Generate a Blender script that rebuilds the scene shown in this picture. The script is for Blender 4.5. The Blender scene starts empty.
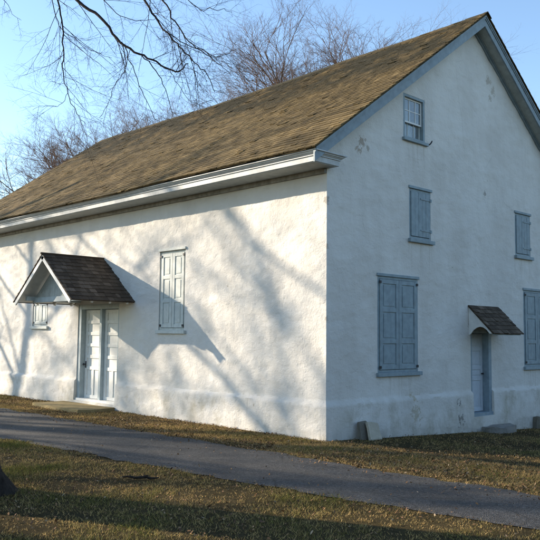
import bpy, math, random
import numpy as np
from mathutils import Vector, Matrix, noise
R = math.radians
# ------------------------------------------------------------------ camera, sky, sun, exposure
scene = bpy.context.scene
YAW, PITCH, ROLL = 0.807482, 0.0856208, 0.0107817
FPX = 760.04
CAM = Vector((8.92623, -9.91382, 1.8))
Fv = Vector((-math.sin(YAW)*math.cos(PITCH), math.cos(YAW)*math.cos(PITCH), math.sin(PITCH)))
Rv0 = Vector((math.cos(YAW), math.sin(YAW), 0)); Uv0 = Rv0.cross(Fv)
Rv = math.cos(ROLL)*Rv0 + math.sin(ROLL)*Uv0
Uv = -math.sin(ROLL)*Rv0 + math.cos(ROLL)*Uv0
cd = bpy.data.cameras.new('camera'); co = bpy.data.objects.new('camera', cd)
scene.collection.objects.link(co); scene.camera = co
cd.sensor_width = 36; cd.sensor_fit = 'HORIZONTAL'; cd.lens = FPX/540*36
cd.clip_start = 0.1; cd.clip_end = 3000
m = Matrix.Identity(4)
for i in range(3):
    m[i][0] = Rv[i]; m[i][1] = Uv[i]; m[i][2] = -Fv[i]; m[i][3] = CAM[i]
co.matrix_world = m

LIGHT = Vector((2.0, 1.0, -0.76)).normalized()      # the way the sunlight travels
SUN_EL = math.asin(-LIGHT.z); SUN_AZ = math.atan2(-LIGHT.x, -LIGHT.y)
w = bpy.data.worlds.new('World'); scene.world = w; w.use_nodes = True
nt = w.node_tree; nt.nodes.clear()
sky = nt.nodes.new('ShaderNodeTexSky'); sky.sky_type = 'NISHITA'; sky.sun_disc = False
sky.sun_elevation = SUN_EL; sky.sun_rotation = SUN_AZ
sky.air_density = 1.0; sky.dust_density = 0.1; sky.ozone_density = 1.9
bg = nt.nodes.new('ShaderNodeBackground'); bg.inputs[1].default_value = 0.115
wo = nt.nodes.new('ShaderNodeOutputWorld')
nt.links.new(sky.outputs[0], bg.inputs[0]); nt.links.new(bg.outputs[0], wo.inputs[0])
sl = bpy.data.lights.new('sun', 'SUN'); sl.energy = 4.9; sl.angle = R(0.55); sl.color = (1.0, 0.85, 0.66)
so = bpy.data.objects.new('sun', sl); scene.collection.objects.link(so)
so.rotation_euler = LIGHT.to_track_quat('-Z', 'Y').to_euler()
scene.view_settings.view_transform = 'Standard'; scene.view_settings.look = 'None'
scene.view_settings.gamma = 1; scene.view_settings.exposure = 1.45

# ------------------------------------------------------------------ helpers
C = scene.collection
def tag(o, label=None, cat=None, group=None, kind=None):
    if label: o['label'] = label
    if cat: o['category'] = cat
    if group: o['group'] = group
    if kind: o['kind'] = kind
    return o
def empty(name, loc):
    o = bpy.data.objects.new(name, None); C.objects.link(o); o.location = loc
    o.empty_display_size = .3
    return o
class MB:
    def __init__(s): s.v = []; s.f = []; s.c = []; s.uc = False
    def add(s, vs, fs, col=None):
        b = len(s.v); s.v += [tuple(x) for x in vs]; s.f += [tuple(b+i for i in f) for f in fs]
        if col is not None: s.uc = True
        s.c += [col if col is not None else (1, 1, 1)]*len(fs)
    def box(s, a, b, col=None):
        x0, y0, z0 = a; x1, y1, z1 = b
        x0, x1 = sorted((x0, x1)); y0, y1 = sorted((y0, y1)); z0, z1 = sorted((z0, z1))
        s.add([(x0,y0,z0),(x1,y0,z0),(x1,y1,z0),(x0,y1,z0),(x0,y0,z1),(x1,y0,z1),(x1,y1,z1),(x0,y1,z1)],
              [(0,3,2,1),(4,5,6,7),(0,1,5,4),(1,2,6,5),(2,3,7,6),(3,0,4,7)], col)
    def obox(s, o, U, V, N, col=None):               # box from corner o along three edge vectors
        o = Vector(o); U = Vector(U); V = Vector(V); N = Vector(N)
        p = [o, o+U, o+U+V, o+V]; q = [x+N for x in p]
        fs = [(0,3,2,1),(4,5,6,7),(0,1,5,4),(1,2,6,5),(2,3,7,6),(3,0,4,7)]
        if U.cross(V).dot(N) < 0: fs = [f[::-1] for f in fs]
        s.add(p+q, fs, col)
    def tube(s, pts, rad, sides=6, col=None, cap=True):
        pts = [Vector(p) for p in pts]; vs = []
        prev = None
        for i, p in enumerate(pts):
            t = (pts[min(i+1, len(pts)-1)] - pts[max(i-1, 0)]).normalized()
            if prev is None:
                a = t.orthogonal().normalized()
            else:
                a = prev - t*prev.dot(t)
                a = a.normalized() if a.length > 1e-6 else t.orthogonal().normalized()
            prev = a; b = t.cross(a)
            for k in range(sides):
                an = 2*math.pi*k/sides
                vs.append(p + (a*math.cos(an) + b*math.sin(an))*rad[i])
        fs = []
        for i in range(len(pts)-1):
            for k in range(sides):
                k2 = (k+1) % sides
                fs.append((i*sides+k, i*sides+k2, (i+1)*sides+k2, (i+1)*sides+k))
        if cap:
            fs.append(tuple(range(sides))[::-1]); fs.append(tuple((len(pts)-1)*sides+k for k in range(sides)))
        s.add(vs, fs, col)
    def build(s, name, mat, parent=None, smooth=False, bevel=0, loc=None):
        me = bpy.data.meshes.new(name); 
        off = Vector((0, 0, 0))
        if parent is not None:
            pp = parent
            while pp is not None: off = off + pp.location; pp = pp.parent
        elif loc is not None: off = Vector(loc)
        vs = [(x-off.x, y-off.y, z-off.z) for x, y, z in s.v] if off.length > 0 else s.v
        me.from_pydata(vs, [], s.f); me.materials.append(mat)
        if s.uc:
            at = me.attributes.new('tint', 'FLOAT_COLOR', 'CORNER')
            arr = []
            for f, c in zip(s.f, s.c): arr += [c[0], c[1], c[2], 1.0]*len(f)
            at.data.foreach_set('color', arr)
        if smooth: me.polygons.foreach_set('use_smooth', [True]*len(me.polygons))
        me.update()
        o = bpy.data.objects.new(name, me); C.objects.link(o)
        if parent is not None: o.parent = parent
        elif loc is not None: o.location = loc
        if bevel:
            b = o.modifiers.new('b', 'BEVEL'); b.width = bevel; b.segments = 2; b.limit_method = 'ANGLE'; b.angle_limit = R(40)
        return o

# ------------------------------------------------------------------ materials
class Mat:
    def __init__(s, name, rough=.8, spec=.3):
        s.m = bpy.data.materials.new(name); s.m.use_nodes = True; s.t = s.m.node_tree; s.t.nodes.clear()
        s.out = s.n('ShaderNodeOutputMaterial'); s.b = s.n('ShaderNodeBsdfPrincipled')
        s.b.inputs['Roughness'].default_value = rough; s.b.inputs['Specular IOR Level'].default_value = spec
        s.l(s.b.outputs[0], s.out.inputs[0])
    def n(s, t, **k):
        x = s.t.nodes.new(t)
        for a, b in k.items(): setattr(x, a, b)
        return x
    def l(s, a, b): s.t.links.new(a, b)
    def pos(s, scale=(1,1,1), rot=(0,0,0)):
        c = s.n('ShaderNodeTexCoord'); mp = s.n('ShaderNodeMapping')
        mp.inputs['Scale'].default_value = scale; mp.inputs['Rotation'].default_value = rot
        g = s.n('ShaderNodeNewGeometry')
        s.l(g.outputs['Position'], mp.inputs[0]); return mp.outputs[0]
    def noise(s, scale, detail=4, rough=.6, vec=None, dist=0):
        x = s.n('ShaderNodeTexNoise'); x.inputs['Scale'].default_value = scale; x.inputs['Detail'].default_value = detail
        x.inputs['Roughness'].default_value = rough; x.inputs['Distortion'].default_value = dist
        s.l(vec if vec is not None else s.pos(), x.inputs['Vector']); return x.outputs['Fac']
    def vor(s, scale, vec=None, out='Distance', feature='F1'):
        x = s.n('ShaderNodeTexVoronoi'); x.feature = feature; x.inputs['Scale'].default_value = scale
        s.l(vec if vec is not None else s.pos(), x.inputs['Vector']); return x.outputs[out]
    def ramp(s, fac, stops, interp='LINEAR'):
        x = s.n('ShaderNodeValToRGB'); e = x.color_ramp.elements; x.color_ramp.interpolation = interp
        while len(e) < len(stops): e.new(.5)
        for i, (p, c) in enumerate(stops):
            e[i].position = p; e[i].color = (c[0], c[1], c[2], 1) if hasattr(c, '__len__') else (c, c, c, 1)
        s.l(fac, x.inputs[0]); return x.outputs[0]
    def mix(s, fac, a, b, mode='MIX'):
        x = s.n('ShaderNodeMix', data_type='RGBA', blend_type=mode)
        for i, v in ((0, fac), (6, a), (7, b)):
            if hasattr(v, 'links') or hasattr(v, 'is_linked'): s.l(v, x.inputs[i])
            elif i == 0: x.inputs[0].default_value = v
            else: x.inputs[i].default_value = (v[0], v[1], v[2], 1)
        return x.outputs[2]
    def math(s, op, a, b=0.0, clamp=False):
        x = s.n('ShaderNodeMath', operation=op); x.use_clamp = clamp
        for i, v in enumerate((a, b)):
            if hasattr(v, 'is_linked'): s.l(v, x.inputs[i])
            else: x.inputs[i].default_value = v
        return x.outputs[0]
    def sep(s, vec):
        x = s.n('ShaderNodeSeparateXYZ'); s.l(vec, x.inputs[0]); return x.outputs
    def color(s, v):
        if hasattr(v, 'is_linked'): s.l(v, s.b.inputs['Base Color'])
        else: s.b.inputs['Base Color'].default_value = (v[0], v[1], v[2], 1)
    def bump(s, h, strength=.3, dist=.01, prev=None):
        x = s.n('ShaderNodeBump'); x.inputs['Strength'].default_value = strength; x.inputs['Distance'].default_value = dist
        s.l(h, x.inputs['Height'])
        if prev is not None: s.l(prev, x.inputs['Normal'])
        s.l(x.outputs[0], s.b.inputs['Normal']); return x.outputs[0]
    def attr(s, name='tint'):
        x = s.n('ShaderNodeAttribute'); x.attribute_name = name; return x.outputs['Color']

def mat_plaster():
    M = Mat('whitewashed_plaster', .9, .15)
    big = M.ramp(M.noise(.9, 5, .6), [(.3, (.61,.585,.54)), (.62, (.70,.68,.635))])
    streak = M.ramp(M.noise(1, 5, .65, M.pos((2.2, 2.2, .5))), [(.45, 0), (.8, 1)])
    c = M.mix(M.math('MULTIPLY', streak, .35), big, (.50,.475,.42))
    z = M.sep(M.pos())[2]
    # damp and dirt low on the plinth
    low = M.math('MULTIPLY', M.math('DIVIDE', M.math('SUBTRACT', .74, z), .30, True),
                 M.ramp(M.noise(2.6, 6, .7, M.pos((1,1,.7))), [(.44, 0), (.68, .75)]))
    low = M.math('MULTIPLY', low, M.ramp(M.noise(.8, 3, .6), [(.40, .15), (.60, 1)]))
    c = M.mix(M.math('MULTIPLY', low, 1.0, True), c, (.34,.31,.22))
    # splash line at the very bottom
    sp = M.math('MULTIPLY', M.math('SUBTRACT', 1.0, M.math('DIVIDE', M.math('ADD', z, .32), .5), True), M.ramp(M.noise(5, 4), [(.35, .2), (.65, 1)]))
    c = M.mix(M.math('MULTIPLY', sp, .75, True), c, (.20,.18,.13))
    # where the whitewash flaked off
    ch = M.ramp(M.noise(3.1, 8, .75), [(.665, 0), (.68, 1)])
    c = M.mix(M.math('MULTIPLY', ch, .7), c, (.33,.30,.24))
    # the bare patches and the dark leak marks on the gable
    nz = M.noise(11, 6, .75); ps = M.pos()
    for (px, py, pz, rr, cc) in ((0, .97, 5.42, .10, (.22,.15,.09)), (0, .86, 5.26, .07, (.25,.18,.11)), (0, 1.15, 5.33, .05, (.24,.2,.15)), (0, 5.55, 7.72, .10, (.34,.29,.22)), (0, 5.75, 7.50, .09, (.36,.31,.24)), (0, 5.62, 7.32, .07, (.33,.29,.23)),
        (0, 4.10, .42, .09, (.05,.05,.045)), (0, 4.15, .05, .12, (.06,.055,.045)), (0, 4.38, .30, .05, (.08,.07,.06)), (0, 5.35, 5.05, .05, (.2,.18,.15)), (0, 2.55, .30, .16, (.38,.33,.22)), (0, 2.5, .62, .07, (.40,.33,.2)), 
        (0, 0, 4.2, .07, (.28,.25,.2)), (0, 0, 3.35, .05, (.3,.26,.2)), (0, 0, 2.1, .05, (.34,.3,.24))):
        vd = M.n('ShaderNodeVectorMath', operation='DISTANCE'); M.l(ps, vd.inputs[0]); vd.inputs[1].default_value = (px, py, pz)
        f_ = M.math('ADD', M.math('DIVIDE', vd.outputs['Value'], rr*1.5), M.math('MULTIPLY', M.math('SUBTRACT', nz, .5), 4.0))
        c = M.mix(M.ramp(f_, [(.50, .6), (.74, 0)]), c, cc)
    sx = M.sep(M.pos())
    for (ya, yb, zt) in ((1.40, 2.78, 1.04), (6.97, 8.36, 1.04), (2.41, 3.26, 3.68), (6.62, 7.47, 3.68), (2.22, 3.07, 5.70)):
        m1 = M.math('MULTIPLY', M.math('GREATER_THAN', sx[1], ya), M.math('LESS_THAN', sx[1], yb))
        m2 = M.math('MULTIPLY', M.math('LESS_THAN', sx[2], zt), M.math('DIVIDE', M.math('SUBTRACT', sx[2], zt-.75), .75, True))
        m3 = M.ramp(M.noise(1, 4, .6, M.pos((1, 13, .7))), [(.50, 0), (.72, .55)])
        c = M.mix(M.math('MULTIPLY', M.math('MULTIPLY', m1, m2), m3), c, (.36,.32,.25))
    # hairline cracks
    ck_ = M.ramp(M.vor(.75, M.mix(.25, M.pos(), M.n('ShaderNodeTexNoise').outputs['Color']), 'Distance', 'DISTANCE_TO_EDGE'), [(.0, 1), (.006, 0)])
    c = M.mix(M.math('MULTIPLY', ck_, M.ramp(M.noise(1.3, 3), [(.52, 0), (.64, .3)])), c, (.35,.32,.27))
    M.color(c)
    b1 = M.bump(M.noise(20, 7, .7), .8, .014)
    b2 = M.bump(M.vor(38), .35, .004, b1)
    M.bump(M.noise(5, 3, .5, M.pos((1, 1, 1.6))), .5, .03, b2)
    return M.m
def mat_paint(name, col, var=.12, rough=.6, wear=(.25,.22,.18), wearamt=.35, spec=.35):
    M = Mat(name, rough, spec)
    dark = tuple(x*(1-var) for x in col); lite = tuple(min(1, x*(1+var)) for x in col)
    c = M.ramp(M.noise(7, 5, .65), [(.35, dark), (.65, lite)])
    wr = M.ramp(M.noise(30, 6, .7, M.pos((1, 1, .25))), [(.60, 0), (.66, 1)])
    c = M.mix(M.math('MULTIPLY', wr, wearamt), c, wear)
    M.color(c)
    M.bump(M.noise(60, 4, .6, M.pos((1, 1, .15))), .25, .003)
    return M.m
def mat_shingle(name, dark, mid, light, moss, mossamt):
    M = Mat(name, .9, .12)
    g = M.attr()
    r = M.sep(g)
    c = M.ramp(r[0], [(0, dark), (.45, mid), (1, light)])
    c = M.mix(.85, c, M.ramp(M.noise(1.6, 6, .7), [(.3, .72), (.7, 1.2)]), 'MULTIPLY')
    c = M.mix(.6, c, M.ramp(M.noise(30, 4, .7), [(.3, .6), (.7, 1.25)]), 'MULTIPLY')
    mf = M.math('MULTIPLY', M.ramp(M.noise(1.1, 7, .72), [(.36, 0), (.60, 1)]), M.math('MULTIPLY', r[1], mossamt))
    c = M.mix(mf, c, moss)
    M.color(c)
    M.bump(M.noise(55, 5, .7), .6, .006)
    return M.m
def mat_attr(name, rough=.85, spec=.1, trans=False):
    M = Mat(name, rough, spec); M.color(M.attr())
    if trans:
        tr = M.n('ShaderNodeBsdfTranslucent'); M.l(M.attr(), tr.inputs[0])
        mx = M.n('ShaderNodeMixShader'); mx.inputs[0].default_value = .3
        M.l(M.b.outputs[0], mx.inputs[1]); M.l(tr.outputs[0], mx.inputs[2]); M.l(mx.outputs[0], M.out.inputs[0])
    return M.m
def mat_bark(name, a, b):
    M = Mat(name, .9, .1)
    M.color(M.ramp(M.noise(6, 6, .7, M.pos((3, 3, .6))), [(.35, a), (.68, b)]))
    M.bump(M.noise(14, 6, .7, M.pos((2.5, 2.5, .4))), 1, .03)
    return M.m
def mat_ground():
    M = Mat('lawn_soil', .95, .05)
    a = M.ramp(M.noise(.55, 6, .7), [(.34, (.060,.044,.023)), (.50, (.095,.072,.032)), (.68, (.150,.108,.050))])
    b = M.ramp(M.noise(24, 6, .75), [(.3, (.030,.024,.014)), (.5, (.075,.062,.030)), (.7, (.15,.115,.058))])
    M.color(M.mix(.55, a, b))
    b = M.bump(M.noise(40, 6, .75), 1, .05); M.bump(M.noise(11, 4, .7), 1, .06, b)
    return M.m
def mat_asphalt():
    M = Mat('weathered_asphalt', .85, .3)
    c = M.ramp(M.noise(1.1, 5, .65), [(.3, (.040,.039,.038)), (.7, (.078,.075,.071))])
    st = M.ramp(M.vor(95, None, 'Color'), [(.15, .35), (.55, .95), (.95, 2.3)])
    c = M.mix(.8, c, st, 'MULTIPLY'); c = M.mix(.7, c, M.ramp(M.noise(28, 5, .8), [(.32, .35), (.68, 1.75)]), 'MULTIPLY')
    crk = M.ramp(M.vor(.9, M.mix(.2, M.pos(), M.n('ShaderNodeTexNoise').outputs['Color']), 'Distance', 'DISTANCE_TO_EDGE'), [(0, 1), (.012, 0)]); c = M.mix(M.math('MULTIPLY', crk, .6), c, (.02,.018,.016))
    dirt = M.ramp(M.noise(1.6, 7, .75, M.pos((.5, 2.2, 1))), [(.50, 0), (.75, 1)])
    c = M.mix(M.math('MULTIPLY', dirt, .35), c, (.085,.075,.055))
    M.color(c)
    b = M.bump(M.vor(95), 1, .010); M.bump(M.noise(9, 5, .6), .35, .02, b)
    return M.m
def mat_stone(name, a, b, moss=(.10,.10,.05)):
    M = Mat(name, .9, .15)
    c = M.ramp(M.noise(5, 7, .7), [(.3, a), (.7, b)])
    c = M.mix(M.math('MULTIPLY', M.ramp(M.noise(9, 5, .7), [(.52, 0), (.68, 1)]), .45), c, moss)
    M.color(c); M.bump(M.noise(22, 7, .7), .8, .015); return M.m

plaster = mat_plaster()
trim_rake = mat_paint('blue_grey_trim_paint', (.215,.27,.30), .14)
trim_cornice = mat_paint('cornice_paint', (.47,.49,.49), wearamt=.35)
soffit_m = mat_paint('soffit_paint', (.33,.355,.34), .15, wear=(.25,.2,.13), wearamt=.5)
bed_m = mat_paint('bed_board_wood', (.24,.235,.215), .3)
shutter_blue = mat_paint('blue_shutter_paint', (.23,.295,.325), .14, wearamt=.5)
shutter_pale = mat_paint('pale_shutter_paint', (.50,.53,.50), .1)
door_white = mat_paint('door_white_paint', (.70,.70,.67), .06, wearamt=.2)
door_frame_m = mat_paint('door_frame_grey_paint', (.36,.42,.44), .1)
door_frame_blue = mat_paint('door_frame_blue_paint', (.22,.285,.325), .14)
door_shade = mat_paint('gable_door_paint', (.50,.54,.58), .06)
white_wood = mat_paint('white_verge_paint', (.66,.66,.63), .08)
iron = Mat('dark_iron', .6, .4); iron.color((.03,.03,.035)); iron = iron.m
roof_m = mat_shingle('weathered_wood_shingles', (.055,.041,.020), (.125,.092,.044), (.215,.158,.076), (.034,.031,.019), 1.35)
hood_shingle = mat_shingle('dark_wood_shingles', (.045,.034,.026), (.105,.080,.059), (.27,.21,.16), (.035,.032,.02), .3)
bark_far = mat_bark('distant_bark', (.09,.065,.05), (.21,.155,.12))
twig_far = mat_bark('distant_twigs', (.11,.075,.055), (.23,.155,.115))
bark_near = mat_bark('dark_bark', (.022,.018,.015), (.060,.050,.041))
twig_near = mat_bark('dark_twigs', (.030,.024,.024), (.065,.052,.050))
ground_m = mat_ground(); asphalt = mat_asphalt()
blade_m = mat_attr('grass_blades', .8, .12, True); leaf_m = mat_attr('fallen_leaves_skin', .8, .15)
stone_slab = mat_stone('slab_stone', (.40,.36,.28), (.55,.50,.40), (.3,.27,.18))
stone_dark = mat_stone('dark_slab_stone', (.14,.125,.10), (.22,.20,.16))
stone_step = mat_stone('step_stone', (.20,.19,.17), (.32,.30,.27))
concrete = mat_stone('mossy_step_concrete', (.20,.155,.075), (.34,.27,.14), (.17,.14,.045))
def mat_glass():
    M = Mat('window_glass', .04, .5); M.color((.75,.82,.85)); M.b.inputs['Transmission Weight'].default_value = .85
    M.b.inputs['IOR'].default_value = 1.5; return M.m
glass = mat_glass()
curtain_m = Mat('curtain_cloth', .95, .05); curtain_m.color((.62,.64,.62)); curtain_m = curtain_m.m
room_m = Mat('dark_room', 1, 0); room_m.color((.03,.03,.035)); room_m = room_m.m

# ------------------------------------------------------------------ ground
def ss(a, b, x):
    t = min(1, max(0, (x-a)/(b-a))); return t*t*(3-2*t)
def gz(x, y):
    z = -.045*min(max(y, 0), 14)
    z += .012*noise.noise(Vector((x*.7, y*.7, 3)))*(1 if y < 0 else 1)
    d = math.hypot(x, y)
    return z + ss(35, 200, d)*.6*noise.noise(Vector((x*.01, y*.01, 0)))
def drive_edges(x):
    far = np.interp(x, [-60, -12, -8.8, .3, 4.7, 9, 40], [-1.0, -1.75, -1.85, -1.66, -1.52, -1.15, 3.5])
    near = np.interp(x, [-60, -12, -3.8, 2.3, 5.4, 9, 40], [-4.3, -4.35, -4.12, -3.52, -3.0, -2.75, .9])
    n1 = .12*noise.noise(Vector((x*1.1, 5, 0))) + .11*noise.noise(Vector((x*4.5, 9, 0)))
    n2 = .12*noise.noise(Vector((x*1.1, 15, 0))) + .11*noise.noise(Vector((x*4.5, 19, 0)))
    return far+n1, near+n2
def axis(fine0, fine1, step, far):
    a = list(np.arange(fine0, fine1+1e-6, step)); s = step; x = fine1
    while x < far: s *= 1.35; x += s; a.append(x)
    s = step; x = fine0
    while x > -far: s *= 1.35; x -= s; a.insert(0, x)
    return a
g = MB(); xs = axis(-18, 14, .25, 900); ys = axis(-12, 14, .25, 900)
for y in ys:
    for x in xs:
        g.v.append((x, y, gz(x, y) - (.004 if True else 0)))
nx = len(xs)
for j in range(len(ys)-1):
    for i in range(nx-1):
        g.f.append((j*nx+i, j*nx+i+1, (j+1)*nx+i+1, (j+1)*nx+i)); g.c.append((1,1,1))
tag(g.build('ground', ground_m, smooth=True), kind='structure')
d = MB(); nr = 9; cols = list(np.arange(-60, 40.01, .125))
for x in cols:
    f_, n_ = drive_edges(x)
    for k in range(nr):
        t = k/(nr-1); y = n_ + (f_-n_)*t
        edge = min(t, 1-t)
        d.v.append((x, y, gz(x, y) + (.004 + .012*min(1, edge*6))))
for i in range(len(cols)-1):
    for k in range(nr-1):
        a = i*nr+k; d.f.append((a, a+nr, a+nr+1, a+1)); d.c.append((1,1,1))
tag(d.build('driveway', asphalt, smooth=True), kind='structure')

# ------------------------------------------------------------------ the house
W = 9.855; LEN = 15.6; ZP = .627; OVX = .30
house = empty('meeting_house', (-LEN/2, W/2, 0))
tag(house, 'long whitewashed stone meeting house with brown wood shingle roof and pale blue closed shutters', 'house')
def rtop(y): return 9.04 - .72*abs(y-W/2)
def poff(z, u):
    zz = ZP + .02*noise.noise(Vector((u*1.7, 0, 7)))
    return .055*(1-ss(zz-.022, zz+.022, z)) + .02*(1-ss(-.1, ZP, z))
def hdisp(u, z, seed):
    p = Vector((u, z, seed))
    h = .016*noise.noise(Vector((u*.9, z*1.1, seed))) + .012*noise.noise(Vector((u*2.6, z*4.6, seed+3)))
    h += .007*noise.noise(Vector((u*6, z*9, seed+5))) + .004*noise.noise(Vector((u*14, z*16, seed+8)))
    return h
def wall_face(mb, mapf, u0, u1, z0, ztop, ops, step, seed, clampf=None):
    us = set(np.round(np.arange(u0, u1, step), 4)) | {u1}; zs = set(np.round(np.arange(z0, ztop, step), 4)) | {ztop}
    for (a, b, c, e, dep) in ops: us |= {a, b}; zs |= {c, e}
    us = sorted(us); zs = sorted(zs)
    def thin(l, keep):
        o = [l[0]]
        for v in l[1:]:
            if v-o[-1] < step*.35:
                if v in keep:
                    if o[-1] not in keep: o[-1] = v
                    else: o.append(v)
            else: o.append(v)
        return o
    us = thin(us, {u0, u1} | {o[0] for o in ops} | {o[1] for o in ops}); zs = thin(zs, {z0, ztop} | {o[2] for o in ops} | {o[3] for o in ops})
    b = len(mb.v); n = len(us)
    for z in zs:
        for u in us:
            uu = u
            if clampf: lo, hi = clampf(z); uu = min(max(u, lo), hi)
            fade = 1
            for (a, c, e, f, dep) in ops:
                dx = max(a-u, u-c, 0); dz = max(e-z, z-f, 0); fade = min(fade, .25+.75*min(1, math.hypot(dx, dz)/.12))
            fade2 = min(1, (u-u0)/.1, (u1-u)/.1)
            mb.v.append(mapf(uu, z, poff(z, uu) + hdisp(uu, z, seed)*fade*fade2))
    for j in range(len(zs)-1):
        for i in range(n-1):
            cu = (us[i]+us[i+1])/2; cz = (zs[j]+zs[j+1])/2
            if any(a < cu < c and e < cz < f for (a, c, e, f, dep) in ops): continue
            if clampf:
                lo, hi = clampf(zs[j])
                if us[i] >= hi or us[i+1] <= lo: continue
            mb.f.append((b+j*n+i, b+j*n+i+1, b+(j+1)*n+i+1, b+(j+1)*n+i)); mb.c.append((1,1,1))
    for (a, c, e, f, dep) in ops:                    # plastered reveals
        P = lambda u, z, o: mapf(u, z, o)
        for (p, q) in (((a, e), (c, e)), ((c, e), (c, f)), ((c, f), (a, f)), ((a, f), (a, e))):
            k = max(1, int(max(abs(q[0]-p[0]), abs(q[1]-p[1]))/.05)); 
            for t in range(k):
                u_a, z_a = p[0]+(q[0]-p[0])*t/k, p[1]+(q[1]-p[1])*t/k
                u_b, z_b = p[0]+(q[0]-p[0])*(t+1)/k, p[1]+(q[1]-p[1])*(t+1)/k
                oa = poff(z_a, u_a)+.03; ob = poff(z_b, u_b)+.03
                oa = poff(z_a, u_a)+hdisp(u_a, z_a, seed)*.25; ob = poff(z_b, u_b)+hdisp(u_b, z_b, seed)*.25
                mb.add([P(u_a, z_a, oa), P(u_a, z_a, -dep), P(u_b, z_b, -dep), P(u_b, z_b, ob)], [(0,1,2,3)])
# opening rectangles: (u0,u1,z0,z1,depth)
EAVE_OPS = [(-8.50, -6.60, .13, 2.52, .30), (-4.998, -4.066, 1.885, 3.628, .14), (-11.0, -10.12, 1.98, 2.68, .12)]
GAB_OPS = [(1.431, 2.717, 1.122, 2.941, .10), (7.009, 8.295, 1.122, 2.941, .10),
           (2.449, 3.190, 3.755, 4.768, .09), (6.665, 7.406, 3.755, 4.768, .09),
           (2.266, 3.003, 5.768, 6.676, .16), (4.66, 5.50, .10, 1.97, .30)]
wb = MB()
def map_e(u, z, o):   # eave wall, the corner end grows with the plinth
    x = u
    if u > -.3: x = u + poff(z, u)*(u+.3)/.3
    return (x, -o, z)
def map_g(u, z, o):
    y = u
    if u < .3: y = u - poff(z, u)*(.3-u)/.3
    if u > W-.3: y = u + poff(z, u)*(u-W+.3)/.3
    return (o, y, z)
wall_face(wb, map_e, -LEN, 0, -.9, 4.95, EAVE_OPS, .05, 11)
def clampg(z):
    if z < 5.1: return (0, W)
    t = (z-5.15)/.72 if z > 5.15 else 0
    return (min(t, W/2), max(W-t, W/2))
wall_face(wb, map_g, 0, W, -.9, 8.72, GAB_OPS, .05, 23, clampg)
# plain rear walls
wb.add([(-LEN, W, -1), (0, W, -1), (0, W, 4.95), (-LEN, W, 4.95)], [(1,0,3,2)])
wb.add([(-LEN, 0, -1), (-LEN, W, -1), (-LEN, W, 5.1), (-LEN, W/2, 8.7), (-LEN, 0, 5.1)], [(0,4,3,2,1)])
wall = wb.build('wall', plaster, house, smooth=True)
try:
    wall.data.set_sharp_from_angle(angle=R(50))
except Exception: pass

# shingles laid on a slope --------------------------------------------------
def shingles(mb, origin, U, V, lu, lv, expo, wmin, wmax, th, rng, sagf=None, mossf=None, colf=None, tv=.2):
    U = Vector(U).normalized(); V = Vector(V).normalized(); N = U.cross(V)
    if N.z < 0: N = -N
    origin = Vector(origin); nc = int(math.ceil(lv/expo)); expo = lv/nc
    for c in range(nc):
        v0 = c*expo; u = -rng.random()*wmax*.5
        cb = rng.uniform(-.08, .08)
        while u < lu:
            wd = rng.uniform(wmin, wmax); a = max(u, 0); b = min(u+wd-.005, lu); u += wd
            if b-a < .02: continue
            j = rng.gauss(0, .003) + (.012 if lu > 5 else .006)*noise.noise(Vector(((a)*1.2, c*.35, 2)))
            va = v0 + j; vb = min(v0+expo*1.35, lv)
            lift = th*rng.uniform(.85, 1.25) + (rng.random() < .03)*th*.7; tw = rng.gauss(0, .0015)
            s0 = sagf(origin+U*a+V*v0) if sagf else 0; s1 = sagf(origin+U*b+V*v0) if sagf else 0
            p = [origin+U*a+V*va+N*(lift+tw)+Vector((0,0,s0)), origin+U*b+V*va+N*(lift-tw)+Vector((0,0,s1)),
                 origin+U*b+V*vb+N*.004+Vector((0,0,s1)), origin+U*a+V*vb+N*.004+Vector((0,0,s0))]
            q = [x-N*(th*1.2) for x in p]
            t = min(1, max(0, rng.gauss(.42, tv)+cb)); 
            if colf: t = min(1, max(0, t+colf(p[0])))
            ms = mossf(p[0]) if mossf else .3
            flip = U.cross(V).z < 0
            fs = [(0,1,2,3), (4,5,1,0), (5,6,2,1), (7,4,0,3)]
            if flip: fs = [f[::-1] for f in fs]
            mb.add(p+q, fs, (t, ms, 0))
rng = random.Random(5)
rf = MB()
slope = Vector((0, 1, .72)).normalized(); slopeR = Vector((0, -1, .72)).normalized()
EY = -.70; RL = math.hypot(W/2-EY, .72*(W/2-EY)); X0 = -LEN-OVX-.05; X1 = OVX+.06; 
def sag(p):
    tx = (p.x-X0)/(X1-X0); ty = (p.y-EY)/(W/2-EY) if p.y < W/2 else (W-EY-p.y)/(W/2-EY)
    return -.07*math.sin(math.pi*tx)*max(0, ty) - .03*math.sin(math.pi*ty)*math.sin(math.pi*tx) + .035*noise.noise(Vector((p.x*.35, p.y*.4, 1)))*min(1, (p.x-X0)/1, (X1-p.x)/1.)
def mossr(p):
    ty = (p.y-EY)/(W/2-EY) if p.y < W/2 else .5
    return .20 + .95*ss(.40, .9, ty)
def colr(p): return .10-.14*ss(.2,.9,(p.y-EY)/(W/2-EY)) + .30*noise.noise(Vector((p.x*.5, p.y*.9, 4)))
zb = rtop(EY)-.005
shingles(rf, (X0, EY, zb), (1,0,0), slope, X1-X0, RL, .14, .10, .19, .019, rng, sag, mossr, colr)
shingles(rf, (X0, W-EY, zb), (1,0,0), slopeR, X1-X0, RL, .2, .15, .3, .016, rng, sag, mossr, colr)
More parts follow.
